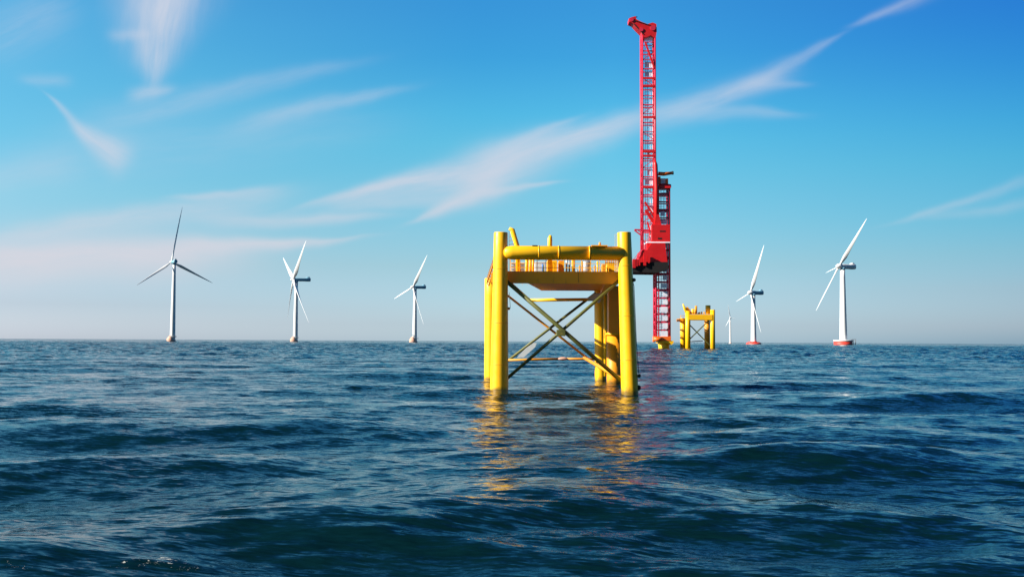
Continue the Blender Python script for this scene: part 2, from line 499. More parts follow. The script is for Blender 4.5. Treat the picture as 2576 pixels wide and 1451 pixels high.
FOAM = [(330, 1432, .35, .35, .85), (410, 1424, .55, .40, 1.0), (470, 1430, .3, .3, .8), (1330, 1250, .9, .7, .75), (1300, 968, 4.0, 3.0, .55),
        (40, 1445, .4, .3, .6), (1450, 1370, .6, .4, .45)]
def sea_material():
    m = bpy.data.materials.new('sea_water'); m.use_nodes = True
    t = m.node_tree; b = t.nodes['Principled BSDF']; q = NT(t)
    geo = q.n('ShaderNodeNewGeometry'); pos = geo.outputs['Position']
    px, py, pz = q.sep(pos)
    def slope(scale, stretch, amt, det, off):
        v = q.xyz(q.m('MULTIPLY', px, stretch), q.m('ADD', q.m('ADD', py, off), q.m('MULTIPLY', px, 0.10)), 0.0)
        c = q.noise(v, scale, det, 0.6, 0.4, out=1)
        c = q.vm('SUBTRACT', c, (0.5, 0.5, 0.5))
        return q.vm('MULTIPLY', c, (amt * 0.75, amt, 0.0))
    s1 = slope(1.1, 0.28, 0.52, 2, 0)
    s2 = slope(5.0, 0.20, 0.95, 4, 31)
    s4 = slope(13.0, 0.22, 0.9, 3, 57)
    s3 = slope(0.16, 0.4, 0.22, 2, 7)
    s = q.vm('ADD', q.vm('ADD', q.vm('ADD', s1, s2), s3), s4)
    # gusts: calmer and rougher areas
    gu = q.mr(q.noise(q.xyz(q.m('MULTIPLY', px, 0.5), py, 3.0), 0.06, 3), 0.35, 0.65, 0.65, 1.15)
    # the open sea far out is choppier
    far_ = q.mr(q.vm('LENGTH', pos), 40.0, 500.0, 1.0, 2.6)
    s = q.vm('SCALE', s, scale=q.m('MULTIPLY', gu, far_))
    nrm = q.vm('NORMALIZE', q.vm('ADD', geo.outputs['Normal'], s))
    t.links.new(nrm, b.inputs['Normal'])
    # a little foam: flecks where crests broke
    foam = None
    for (fx, fy, rx, ry, am) in FOAM:
        gx, gy = ground_xy(fx, fy)
        ex = q.m('ADD', q.m('POWER', q.m('ABSOLUTE', q.m('DIVIDE', q.m('SUBTRACT', px, gx), rx)), 2.0),
                 q.m('POWER', q.m('ABSOLUTE', q.m('DIVIDE', q.m('SUBTRACT', py, gy), ry)), 2.0))
        ex = q.m('MULTIPLY', q.m('EXPONENT', q.m('MULTIPLY', ex, -1.0)), am)
        foam = ex if foam is None else q.m('MAXIMUM', foam, ex)
    fn = q.noise(q.xyz(q.m('MULTIPLY', px, 0.5), py, 0.0), 9.0, 6, 0.85, 0.6)
    fk = q.mr(q.m('ADD', fn, q.m('MULTIPLY', foam, 0.17)), 0.70, 0.75, 0.0, 0.9)
    fk = q.m('MULTIPLY', fk, q.mr(foam, 0.02, 0.15, 0.0, 1.0))
    t.links.new(q.mix(fk, (0.0010, 0.0112, 0.0128, 1), (0.62, 0.62, 0.55, 1)), b.inputs['Base Color'])
    t.links.new(q.mr(fk, 0, 1, 0.07, 0.7), b.inputs['Roughness'])
    b.inputs['IOR'].default_value = 1.333
    return m

sea = build_sea()
sea.data.materials.append(sea_material())
tag(sea, kind='structure')

# ------------------------------------------------------------------ main platform
DF, DR = 76.5, 101.0            # distance of the front and the rear leg row
def leg_mesh(pt, pb, rt, rb, zb=-4.0, n=40, lip=True):
    m = MB()
    d = (pb - pt).normalized()
    pb2 = pb + d * ((pb.z - zb) / max(1e-6, -d.z))
    k = (pb2 - pt).length / (pb - pt).length
    rb2 = rt + (rb - rt) * k
    pts = [pt, pt + d * 0.03]; rs = [rt * 0.97, rt]
    for i in range(1, 9):
        f = i / 8
        pts.append(pt + (pb2 - pt) * f); rs.append(rt + (rb2 - rt) * f)
    m.tube(pts, rs, n)
    return m
def leg_seams(leg, pt, pb, rt, rb, zs):
    for z in zs:
        f = (pt.z - z) / (pt.z - pb.z)
        c = pt.lerp(pb, f); r = rt + (rb - rt) * f
        d = (pb - pt).normalized() * .02
        MB().tube([c - d, c + d], [r + .006, r + .006], 40).build('weld_seam', M_ORA, leg)

plat = root('service_platform', (P(1420, 991, DF).x, (DF + DR) / 2, 0),
            'large bright yellow four-legged steel platform with crossed braces standing in the sea', 'platform')
sc = F / DF; sr = F / DR
for q4, zs_ in (((P(1260, 585, DF), P(1255.5, 991, DF), 17.3 / sc, 23.2 / sc), (9.6, 5.4, 2.2)), ((P(1570, 585, DF), P(1584.5, 991, DF), 17.3 / sc, 21.5 / sc), (9.9, 6.0, 2.6))):
    leg_seams(leg_mesh(*q4).build('leg', M_YEL, plat), *q4, zs_)
leg_mesh(P(1236, 700, DR), P(1235, 958, DR), 16.5 / sr, 17.0 / sr).build('leg', M_YEL, plat)
leg_mesh(P(1508, 700, DR), P(1511, 958, DR), 13.5 / sr, 14.5 / sr).build('leg', M_YEL, plat)

# top crossbeam with weld rings
y0 = DF
zc = Z_at(637, DF)
xl = X_at(1262, DF, 637); xr = X_at(1568, DF, 637)
rb_ = 17.6 / sc
bmz = MB()
bmz.tube([(X_at(1267, DF, 637), y0 - .25, zc), (X_at(1274, DF, 637), y0 - .25, zc), (X_at(1290, DF, 637), y0 - .25, zc), (xr, y0 - .1, zc)], [rb_ * .55, rb_ * .88, rb_, rb_], 40)
beam = bmz.build('crossbeam', M_YEL, plat)
for px in (1355, 1405, 1482):
    x = X_at(px, DF, 637)
    MB().tube([(x - .035, y0 - .2, zc), (x + .035, y0 - .2, zc)], [rb_ + .03] * 2, 40).build('flange_ring', M_YEL, beam)
    MB().tube([(x + .05, y0 - .2, zc), (x + .09, y0 - .2, zc)], [rb_ + .006] * 2, 40).build('seam', M_SEAM, beam)
# small lifting lug and clamp plates on the beam
MB().box((X_at(1551 , DF) - 2.0, y0 - .55, zc + rb_ - .03), (X_at(1551, DF) - 0.75, y0 - .1, zc + rb_ + .06)).build('clamp_plate', M_ORA, plat)
MB().tube([(X_at(1508, DF), y0 - .3, zc + rb_), (X_at(1508, DF), y0 - .3, zc + rb_ + .3)], [.1, .07], 10).build('lifting_lug', M_ORA, plat)
MB().box((X_at(1370, DF) - 1.0, y0 - .5, zc + rb_ - .03), (X_at(1370, DF) - .6, y0 - .2, zc + rb_ + .03)).build('clamp_plate', M_DARK, plat)

# deck: front fascia girder, plate running back, side girders
zt = Z_at(683, 77.4); zf = Z_at(713, 77.4)
xa = X_at(1268, 77.4, 700); xb = X_at(1562, 77.4, 700)
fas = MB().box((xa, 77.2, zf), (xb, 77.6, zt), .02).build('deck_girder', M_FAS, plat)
MB().box((xa + .3, 77.12, zf - .02), (xb - .3, 77.19, zf + .06)).build('bottom_flange', M_FAS, fas)
xs = X_at(1455, 77.2, 700)
MB().box((xs - .012, 77.175, zf + .06), (xs + .012, 77.21, zt - .02)).build('seam', M_SEAM, fas)
zu = Z_at(731, DR)
zpl = zu
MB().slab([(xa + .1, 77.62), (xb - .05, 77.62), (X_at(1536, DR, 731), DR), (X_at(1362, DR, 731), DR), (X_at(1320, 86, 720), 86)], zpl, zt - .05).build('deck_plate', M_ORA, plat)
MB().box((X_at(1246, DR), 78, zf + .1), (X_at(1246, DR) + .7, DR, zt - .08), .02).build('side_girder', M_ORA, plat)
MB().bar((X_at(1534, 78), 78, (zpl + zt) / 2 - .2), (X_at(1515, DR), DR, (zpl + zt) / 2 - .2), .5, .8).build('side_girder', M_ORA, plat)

# front cross braces
def brace(a, b, r, m, name='cross_brace', n=14):
    return MB().tube([a, a + (b - a) * .5, b], [r, r, r], n).build(name, m, plat)
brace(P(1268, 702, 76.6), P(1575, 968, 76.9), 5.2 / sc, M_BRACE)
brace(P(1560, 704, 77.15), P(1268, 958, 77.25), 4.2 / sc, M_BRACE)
MB().box((X_at(1404, DF) - .1, 76.5, Z_at(845, DF)), (X_at(1419, DF) + .1, 77.3, Z_at(829, DF)), .03).build('gusset', M_BRACE, plat)
# rear cross braces, horizontals
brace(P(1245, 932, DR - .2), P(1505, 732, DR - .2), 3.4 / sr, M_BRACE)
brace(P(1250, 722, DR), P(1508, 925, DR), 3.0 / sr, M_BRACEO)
brace(P(1330, 755, DR - 1), P(1492, 753, DR - 1), 4.0 / sr, M_YEL, 'rear_tie')
brace(P(1275, 706, 77.8), P(1334, 757, DR - 1), .16, M_YEL, 'diagonal_tie')
brace(P(1490, 755, DR - 1), P(1510, 736, DR - .5), 4.0 / sr, M_YEL, 'rear_tie')
brace(P(1262, 906, DR - .6), P(1420, 902, DR - .6), 3.0 / sr, M_BRACEO, 'rear_tie')
brace(P(1420, 902, DR - .6), P(1505, 903, DR - .6), 3.0 / sr, M_BRACEO, 'rear_tie')
brace(P(1470, 900, DR - 1), P(1575, 960, 80), .17, M_ORA, 'side_brace')
MB().ball(P(1416, 902, DR - .7), .22, 2.2, .8, .8).build('clamp', M_PEACH, plat)
MB().prism([(p.x, p.z) for p in (P(1300, 899, DR - .6), P(1322, 876, DR - .6), P(1342, 862, DR - .6), P(1350, 863, DR - .6), P(1346, 873, DR - .6), P(1318, 898, DR - .6))], DR - .65, DR - .55).build('gusset', M_CAB, plat)
# pale gusset plates high on the rear right
MB().prism([(p.x, p.z) for p in (P(1478, 752, DR - 2), P(1492, 738, DR - 2), P(1517, 737, DR - 2), P(1508, 762, DR - 2), P(1490, 757, DR - 2))], DR - 2.1, DR - 1.9).build('gusset', M_CAB, plat)

# caisson and riser tubes by the rear right leg
MB().tube([P(1523, 735, DR - 2), P(1524, 946, DR - 2)], [5.0 / sr] * 2, 16).build('riser_pipe', M_YEL, plat)
xc = X_at(1545, 92); rc = 19 * 92 / F
MB().tube([(xc, 92, -3), (xc, 92, Z_at(842, 92))], [rc, rc], 36).build('caisson', M_ORA, plat)
MB().box((xc - rc * .80, 91.4, Z_at(838, 92)), (xc + rc, 92.9, zpl - .02), .03).build('trunk_casing', M_ORA, plat)
MB().tube([(xc, 92, Z_at(842, 92)), (xc, 92, Z_at(837, 92))], [rc + .12, rc + .12], 36).build('ledge_ring', M_YEL, plat)

# leaning davit and vent stacks above the beam
MB().tube([P(1282, 580, 79), P(1284, 577, 79), P(1289, 580, 79), P(1302, 622, 79), P(1304, 690, 79)], [.12, .19, .22, .2, .2], 14).build('davit', M_YEL, plat)
bld = MB()
for yy in (596, 606, 616, 630, 645):
    bld.bar(P(1281, yy, 79.3), P(1293, yy - 3, 79.3), .05)
bld.bar(P(1281, 585, 79.3), P(1281, 690, 79.3), .05); bld.bar(P(1293, 590, 79.3), P(1293, 690, 79.3), .05)
bld.build('ladder', M_STEEL, plat)
MB().tube([P(1383.5, 690, 80), P(1383.5, 600, 80), P(1385, 592, 80)], [.19, .19, .1], 14).build('vent_stack', M_YEL, plat)
bld = MB()
for yy in range(592, 690, 7):
    bld.bar(P(1547, yy, 80), P(1556, yy, 80), .04)
for xx in (1547, 1551.5, 1556): bld.bar(P(xx, 588, 80), P(xx, 690, 80), .035)
bld.build('caged_ladder', M_CAB, plat)

# deck equipment seen between beam and deck
def rail(x0, x1, d, posts, mt=M_STEEL, y1=661, y0_=684):
    b = MB()
    zt_ = zt + 1.05
    X0, X1 = X_at(x0, d), X_at(x1, d)
    for f in (0.33, 0.66, 1.0):
        b.bar((X0, d, zt + 1.05 * f), (X1, d, zt + 1.05 * f), .045)
    for i in range(posts + 1):
        x = X0 + (X1 - X0) * i / posts
        b.bar((x, d, zt - .05), (x, d, zt_), .05)
    return b.build('railing', mt, plat)
rail(1283, 1553, 78.0, 12, M_YEL)
rail(1300, 1540, 96.0, 18, M_CAB)
def crate(x0, x1, y1, d, dep, m, name, bev=.04):
    return MB().box((X_at(x0, d), d, zt - .05), (X_at(x1, d), d + dep, Z_at(y1, d)), bev).build(name, m, plat)
crate(1283, 1319, 660, 84, 3, M_CAB, 'louvre_cabinet')
b = MB()
for i in range(5):
    z = zt + .15 + i * .24
    b.box((X_at(1285, 83.9), 83.9, z), (X_at(1318, 83.9), 83.99, z + .05))
b.build('louvres', M_STEEL, plat)
for px in (1324, 1333, 1340):
    MB().tube([(X_at(px, 81), 81, zt - .05), (X_at(px, 81), 81, zt + 1.5)], [.11, .11], 12).build('post', M_YEL, plat)
crate(1345, 1371, 658, 88, 2, M_CAB, 'control_cabinet')
MB().tube([P(1366, 686, 82), P(1366, 668, 82), P(1364, 664, 82)], [.1, .1, .06], 10).build('hydrant', M_BLUE, plat)
crate(1376, 1401, 655, 81, 1.6, M_YEL, 'winch_housing')
crate(1405, 1419, 655, 82, 1.6, M_ORA, 'winch_housing')
MB().tube([(X_at(1388, 80.8), 80.8, zt), (X_at(1388, 80.8), 80.8, zt + .8)], [.05, .05], 8).build('valve_stem', M_BRACEO, plat)
for px, m_ in ((1425, M_CAB), (1432, M_STEEL), (1440, M_YEL), (1444, M_BRACEO)):
    MB().tube([(X_at(px, 83), 83, zt - .05), (X_at(px, 83), 83, zt + 1.6)], [.08, .08], 10).build('post', m_, plat)
MB().tube([P(1476, 688, 86), P(1476, 678, 86), P(1476, 670, 86), P(1476, 660, 86), P(1476, 655, 86)], [.42, .42, .36, .40, .2], 20).build('storage_tank', M_STEEL, plat)
for i, px in enumerate((1452, 1458, 1464, 1490, 1496, 1503, 1509)):
    MB().tube([(X_at(px, 82), 82, zt - .05), (X_at(px, 82), 82, zt + .5 + .35 * (i % 3))], [.07, .07], 10).build('valve', (M_STEEL, M_BRACEO, M_YEL)[i % 3], plat)
crate(1515, 1524, 664, 83, 1.2, M_BRACEO, 'pump')
crate(1527, 1553, 660, 84, 2.5, M_YEL, 'pump_housing')
b = MB()
for px in range(1524, 1554, 5):
    b.bar(P(px, 668, 81.5), P(px, 655, 81.5), .09)
b.bar(P(1522, 662, 81.5), P(1554, 662, 81.5), .09)
b.build('pipe_rack', M_BRACEO, plat)

# stair truss at the upper left corner
b = MB()
for o_ in (0, 5):
    b.bar(P(1225 + o_, 712 + o_, 95), P(1241 + o_, 664 + o_, 84), .12)
for i in range(8):
    f = i / 7
    pa = P(1225, 712, 95).lerp(P(1241, 664, 84), f); pb_ = P(1230, 720, 95).lerp(P(1246, 672, 84), f)
    b.bar(pa, pb_, .07)
    b.bar(pa, pa + Vector((0, 0, 1.0)) * .6, .06)
b.build('stair_truss', M_BRACEO, plat)
# right leg fittings: a lamp high up with its cable, rubber bumper low down
MB().ball(P(1594, 704, DF - .2), .15, 1.2, 1, 1).build('signal_lamp', M_DARK, plat)
MB().bar(P(1582, 703, DF - .2), P(1592, 704, DF - .2), .05).build('lamp_bracket', M_STEEL, plat)
MB().tube([P(1592, 706, DF), P(1595, 720, DF), P(1601, 860, DF), P(1607, 940, DF)], [.025] * 4, 6).build('cable', M_DARK, plat)
MB().ball(P(1608, 945, DF - .2), .15, .9, 1, 1).build('bumper', M_DARK, plat)
MB().ball(P(1607, 975, DF - .1), .18, .9, 1, 1.2).build('bumper', M_DARK, plat)
MB().tube([P(1281, 735, 78), P(1284, 775, 78)], [.02, .02], 6).build('cable', M_DARK, plat)
MB().ball(P(1280, 776, DF), .11).build('bolt', M_BRACEO, plat)

# ------------------------------------------------------------------ far platform
D2 = 560.0
s2_ = F / D2
far = root('service_platform', (P(1755, 876, D2).x, D2, 0), 'small distant yellow steel platform with an X brace, right of the red crane', 'platform')
def col2(px0, px1, ytop, d=D2, name='leg', m=M_YEL, slope=0.0, n=20):
    xc_ = (px0 + px1) / 2; r_ = (px1 - px0) / 2 * d / F
    zt_ = Z_at(ytop, d, xc_)
    return MB().tube([(X_at(xc_, d), d, -5), (X_at(xc_, d), d, zt_ * .5), (X_at(xc_, d), d, zt_)], [r_, r_, r_], n).build(name, m, far)
col2(1711, 1725, 800, D2 + 8)
col2(1724, 1737, 782, D2)
col2(1787, 1799, 779, D2)
col2(1772, 1786, 800, D2 + 14, m=M_ORA)
fb = MB()
fb.box((X_at(1731, D2), D2 - 1.5, Z_at(803, D2)), (X_at(1792, D2), D2 + 8, Z_at(789, D2)), .2)
fb.build('deck_girder', M_YEL, far)
MB().box((X_at(1712, D2), D2 + 6, Z_at(806, D2)), (X_at(1734, D2), D2 + 14, Z_at(799, D2)), .2).build('side_deck', M_ORA, far)
def bar2(a, b, w, m, name, d=D2, parent=None):
    return MB().bar(P(a[0], a[1], d), P(b[0], b[1], d), w).build(name, m, far)
bar2((1736, 818), (1793, 876), .55, M_BRACE, 'cross_brace', D2 + .5)
bar2((1786, 803), (1736, 852), .55, M_BRACE, 'cross_brace', D2 - .4)
bar2((1736, 859), (1768, 857), .5, M_STEEL, 'tie_bar', D2 + 12)
MB().tube([P(1718, 764, D2), P(1722, 775, D2), P(1730, 792, D2)], [.3, .7, 1.0], 10).build('davit', M_YEL, far)
MB().tube([P(1726, 774, D2 + 1), P(1734, 783, D2 + 1)], [1.0, 1.0], 10).build('davit', M_ORA, far)
MB().tube([P(1781, 790, D2 + 5), P(1781, 768, D2 + 5)], [1.45, 1.45], 20).build('stack', M_YEL, far)
MB().tube([P(1749, 790, D2), P(1749, 781, D2), P(1751, 780, D2), P(1751, 769, D2)], [1.3, 1.2, .8, .6], 12).build('capstan', M_ORA, far)
MB().tube([P(1743, 790, D2), P(1743, 777, D2)], [1.0, .7], 12).build('capstan', M_YEL, far)
for px, yt, m_ in ((1737, 782, M_YEL), (1760, 785, M_YEL), (1765, 784, M_ORA), (1771, 784, M_YEL), (1757, 786, M_STEEL)):
    MB().tube([P(px, 790, D2 + 1), P(px, yt, D2 + 1)], [.5, .35], 8).build('post', m_, far)
b = MB()
for o_ in (0, 4):
    b.bar(P(1712 + o_ * 4, 799, D2 + 6), P(1712 + o_ * 4, 793, D2 + 6), .3)
b.bar(P(1712, 794, D2 + 6), P(1728, 794, D2 + 6), .25)
b.build('railing', M_YEL, far)

# ------------------------------------------------------------------ red crane
DC = 560.0
crane = root('lattice_crane', (P(1668, 874, DC).x, DC, 0), 'tall red lattice crane with upright boom and black-bottomed deck on a yellow pile', 'crane')
u1 = DC / F                     # metres per picture pixel at the crane
def lattice(x0, x1, ytop, ybot, d, dep, bays, chord, big, seed, name, diag=True):
    """four-chord lattice mast between two picture columns"""
    rnd = random.Random(seed)
    b = MB()
    X0, X1 = X_at(x0, d, 600), X_at(x1, d, 600)
    Z1, Z0 = Z_at(ytop, d, x0), Z_at(ybot, d, x0)
    for x in (X0, X1):
        for y in (d, d + dep):
            b.tube([(x, y, Z0), (x, y, Z1)], [chord, chord], 8)
    hgt = (Z1 - Z0) / bays
    for i in range(bays + 1):
        z = Z0 + i * hgt
        w = big if i % 2 == 0 else big * .6
        b.bar((X0, d, z), (X1, d, z), .5, w); b.bar((X0, d + dep, z), (X1, d + dep, z), .5, w)
        b.bar((X0, d, z), (X0, d + dep, z), .5, w * .7); b.bar((X1, d, z), (X1, d + dep, z), .5, w * .7)
        if i < bays:
            s_ = 1 if i % 2 else -1
            a_, c_ = (X0, X1) if s_ > 0 else (X1, X0)
            if diag and i % 3 == 0: b.bar((a_, d, z), (c_, d, z + hgt), chord * .6)
            b.bar((X0, d, z), (X0, d + dep, z + hgt), chord * .4)
    o = b.build(name, M_REDL, crane)
    # inner ladders, cable trays and rest grids
    c = MB()
    w_ = X1 - X0
    nst = int((Z1 - Z0) / 1.6)
    for fx in (0.22, 0.40, 0.62, 0.80):
        c.bar((X0 + w_ * fx, d + dep * .12, Z0), (X0 + w_ * fx, d + dep * .12, Z1), .3, .3)
    for i in range(nst):
        z = Z0 + i * 1.6
        f0, f1 = rnd.choice(((.22, .62), (.4, .8), (.22, .8)))
        c.bar((X0 + w_ * f0, d + dep * .12, z), (X0 + w_ * f1, d + dep * .12, z + rnd.uniform(-.3, .3)), .22)
    for i in range(bays):
        z = Z0 + i * hgt
        f0 = rnd.choice((.24, .24, .40)) + (0 if diag else .08); f1 = rnd.choice((.60, .78, .78)) + (0 if diag else .05)
        if (diag and rnd.random() < .6) or (not diag and z > 75): continue
        yo = .75 if diag else -.95
        c.box((X0 + w_ * f0, d + yo, z + hgt * .2), (X0 + w_ * f1, d + yo + .2, z + hgt * rnd.uniform(.7, .9)))
    c.build('ladder', M_PALE, o)
    return o
tower_x0, tower_x1 = 1650, 1684
lattice(tower_x0, tower_x1, 468, 850, DC, 8.0, 19, .62, 1.1, 1, 'mast', diag=False)
lattice(1617, 1649, 84, 628, DC - 1.0, 7.0, 24, .55, .62, 2, 'boom')
# extra thick left chord band of the mast (inner ladder shaft)
b = MB()
b.bar(P(1657, 850, DC - .3), P(1657, 470, DC - .3), .6)
for i in range(50):
    b.bar(P(1650, 848 - i * 7.6, DC - .5), P(1657, 845 - i * 7.6, DC - .5), .35)
b.build('ladder_shaft', M_REDL, crane)
# boom head
o = MB().prism([(P(x, y, DC).x, P(x, y, DC).z) for x, y in
    ((1650, 64), (1651, 82), (1648, 100), (1636, 92), (1622, 98), (1616, 96), (1612, 84), (1600, 72), (1590, 61), (1582, 58), (1581, 50), (1587, 47), (1598, 44), (1600, 52), (1612, 58), (1628, 64), (1641, 60))],
    DC - 2.0, DC + 5).build('boom_head', M_RED, crane)
for (cx_, cy_, r_) in ((1588, 53, 5), (1641, 74, 7), (1612, 78, 5)):
    c_ = P(cx_, cy_, DC)
    MB().tube([(c_.x, DC - 2.5, c_.z), (c_.x, DC - 1.9, c_.z)], [r_ * u1] * 2, 20).build('sheave', M_REDL, o)
b = MB()
b.bar(P(1594, 47, DC), P(1603, 43, DC), .5)
b.bar(P(1590, 50, DC - 2.2), P(1640, 66, DC - 2.2), .35)
b.bar(P(1594, 60, DC - 2.2), P(1618, 86, DC - 2.2), .35)
b.build('head_rail', M_BLACK, o)
b = MB()
b.bar(P(1623, 106, DC - 1.6), P(1646, 172, DC - 1.6), .9)
b.build('boom_stay', M_RED, crane)
# wide cross plates of the boom
for yy in (200, 219, 298, 384, 395):
    p = P(1616, yy, DC - 1.5); q_ = P(1650, yy - 3, DC - 1.5)
    MB().box((p.x, DC - 1.7, p.z), (q_.x, DC - 1.35, p.z + 1.3), .05).build('boom_plate', M_RED, crane)
# jib-foot column beside the boom
b = MB()
b.tube([P(1651, 640, DC - 2.5), P(1651, 470, DC - 2.5), P(1649, 415, DC - 2.5), P(1647, 403, DC - 2.5)], [1.5, 1.3, 1.2, .7], 14)
b.build('boom_post', M_RED, crane)
b = MB()
b.bar(P(1622, 508, DC - 2), P(1648, 548, DC - 2), 1.0); b.bar(P(1624, 528, DC - 2), P(1652, 572, DC - 2), 1.6)
b.bar(P(1646, 530, DC - 2), P(1652, 572, DC - 2), 1.0)
b.bar(P(1629, 560, DC - 2), P(1636, 584, DC - 2), .8)
b.build('boom_stay', M_RED, crane)
# crown platform with the orange arm
cx = (tower_x0 + tower_x1) / 2
cP = P(cx + 1, 471, DC + 4)
MB().tube([(cP.x, DC + 3.5, cP.z - 1.3), (cP.x, DC + 3.5, cP.z - .2), (cP.x, DC + 3.5, cP.z + 1.2)], [4.0, 4.6, 4.6], 28).build('crown_platform', M_RED, crane)
p = P(1617, 473, DC - 2)
MB().box((p.x, DC - 2.2, p.z), (P(1686, 473, DC).x, DC - 1.2, p.z + 1.2), .1).build('crown_beam', M_RED, crane)
b = MB()
b.tube([P(1656, 437, DC - 1), P(1670, 438, DC - 1), P(1690, 435.5, DC - 1)], [1.1, 1.1, .8], 14)
b.build('service_arm', M_ORG, crane)
MB().tube([P(1690, 435.5, DC - 1), P(1694, 435, DC - 1)], [1.0, 1.0], 14).build('arm_tip', M_BLACK, crane)
for wx0, wx1, wy in ((1655, 1662, 444), (1675, 1681, 449)):
    MB().box((P(wx0, 462, DC).x, DC, P(1655, 464, DC).z), (P(wx1, 462, DC).x, DC + 5, P(1655, wy, DC).z), .1).build('winch', M_ORG, crane)
MB().box((P(1663, 462, DC).x, DC + 1, P(1655, 464, DC).z), (P(1675, 462, DC).x, DC + 5, P(1655, 448, DC).z), .1).build('winch_cab', M_PALE, crane)
# machinery house
a_, c_ = P(1640, 608, DC - 5), P(1686, 565, DC - 5)
hs = MB().box((a_.x, DC - 5, a_.z), (c_.x, DC + 9, c_.z), .15).build('machinery_house', M_RED, crane)
MB().prism([(P(x, y, DC - 4).x, P(x, y, DC - 4).z) for x, y in ((1646, 566), (1664, 566), (1658, 540), (1650, 540))], DC - 4, DC + 4).build('house_neck', M_RED, crane)
for (x0, y0q, x1, y1q) in ((1660, 583, 1674, 580), (1655, 602, 1665, 598)):
    a_, c_ = P(x0, y0q, DC - 5.2), P(x1, y1q, DC - 5.2)
    MB().box((a_.x, DC - 5.1, a_.z), (c_.x, DC - 4.95, c_.z)).build('vent', M_BLACK, hs)
a_, c_ = P(1627, 611, DC - 5.2), P(1686, 608.2, DC - 5.2)
MB().box((a_.x, DC - 5.4, a_.z), (c_.x, DC + 9.2, c_.z)).build('floor_edge', M_PALE, hs)
a_, c_ = P(1628, 655, DC - 6), P(1673, 611.5, DC - 6)
lh = MB().box((a_.x, DC - 5.8, a_.z), (c_.x, DC + 8, c_.z), .15).build('lower_house', M_RED, crane)
b = MB()
for i in range(6):
    x = 1630 + i * 8
    b.bar(P(x, 640, DC - 6.1), P(x, 654, DC - 6.1), .5)
b.bar(P(1627, 647, DC - 6.1), P(1674, 647, DC - 6.1), .4)
b.build('railing', M_REDL, lh)
# left wing fin
b = MB()
b.bar(P(1596, 578, DC - 3), P(1636, 579, DC - 3), .8)
b.bar(P(1596, 579, DC - 3), P(1618, 596, DC - 3), .7)
b.bar(P(1606, 580, DC - 3), P(1620, 592, DC - 3), .4)
b.build('wing_bracket', M_REDL, crane)
# slewing deck: flared tub with a black bottom
def px_poly(pts, d):
    return [(P(x, y, d).x, P(x, y, d).z) for x, y in pts]
tub = MB().prism(px_poly(((1593, 658), (1600, 655), (1606, 652), (1612, 640), (1614, 630), (1628, 628), (1640, 611), (1674, 611), (1680, 664), (1593, 668)), DC - 8), DC - 7.0, DC + 10).build('slewing_deck', M_RED, crane)
MB().prism(px_poly(((1591.5, 664), (1600, 660), (1680, 659), (1682, 676), (1655, 686), (1591.5, 685)), DC - 8), DC - 8.5, DC + 11).build('deck_underside', M_BLACK, crane)
b = MB()
for x, y0q, y1q, w in ((1595, 652, 674, 1.6), (1601, 652, 670, 1.3), (1608, 646, 668, 1.0), (1622, 636, 668, 1.4), (1632, 640, 662, .8)):
    b.bar(P(x, y0q, DC - 9), P(x, y1q, DC - 9), w)
b.bar(P(1592, 668, DC - 9.2), P(1596, 668, DC - 9.2), .8)
b.build('bollard_row', M_RED, tub)
MB().bar(P(1616, 685, DC - 4), P(1616, 690, DC - 4), .5).build('drain', M_BLACK, tub)
b = MB()
for i in range(8):
    b.bar(P(1600 + i * 2, 655 - i * 2.8, DC - 7.3), P(1600 + i * 2, 649 - i * 2.8, DC - 7.3), .3)
b.bar(P(1594, 652, DC - 7.3), P(1616, 625, DC - 7.3), .3)
b.build('stair_rail', M_REDL, tub)
# foot
b = MB()
a_, c_ = P(1648, 857, DC - 1), P(1688, 846, DC - 1)
b.box((a_.x, DC - 1.2, a_.z), (c_.x, DC + 9, c_.z), .2)
b.tube([P(1645, 860, DC - 1), P(1645, 852, DC - 1), P(1646, 848, DC - 1)], [.8, .8, .4], 10)
b.tube([P(1645, 853, DC - 1.5), P(1666, 853, DC - 1.5)], [1.1, 1.1], 14)
b.build('mast_foot', M_ORG, crane)
b = MB()
b.tube([P(1670, 858, DC + 4), P(1670, 874, DC + 4), (P(1670, 874, DC + 4).x, DC + 4, -4)], [3.6, 3.1, 3.1], 24)
pile = b.build('pile', M_YEL, crane)
b = MB()
b.prism(px_poly(((1655, 857), (1694, 857), (1694, 862), (1689, 867), (1682, 866), (1680, 863), (1655, 863)), DC), DC - 1, DC + 8)
b.build('pile_cap', M_YEL, pile)

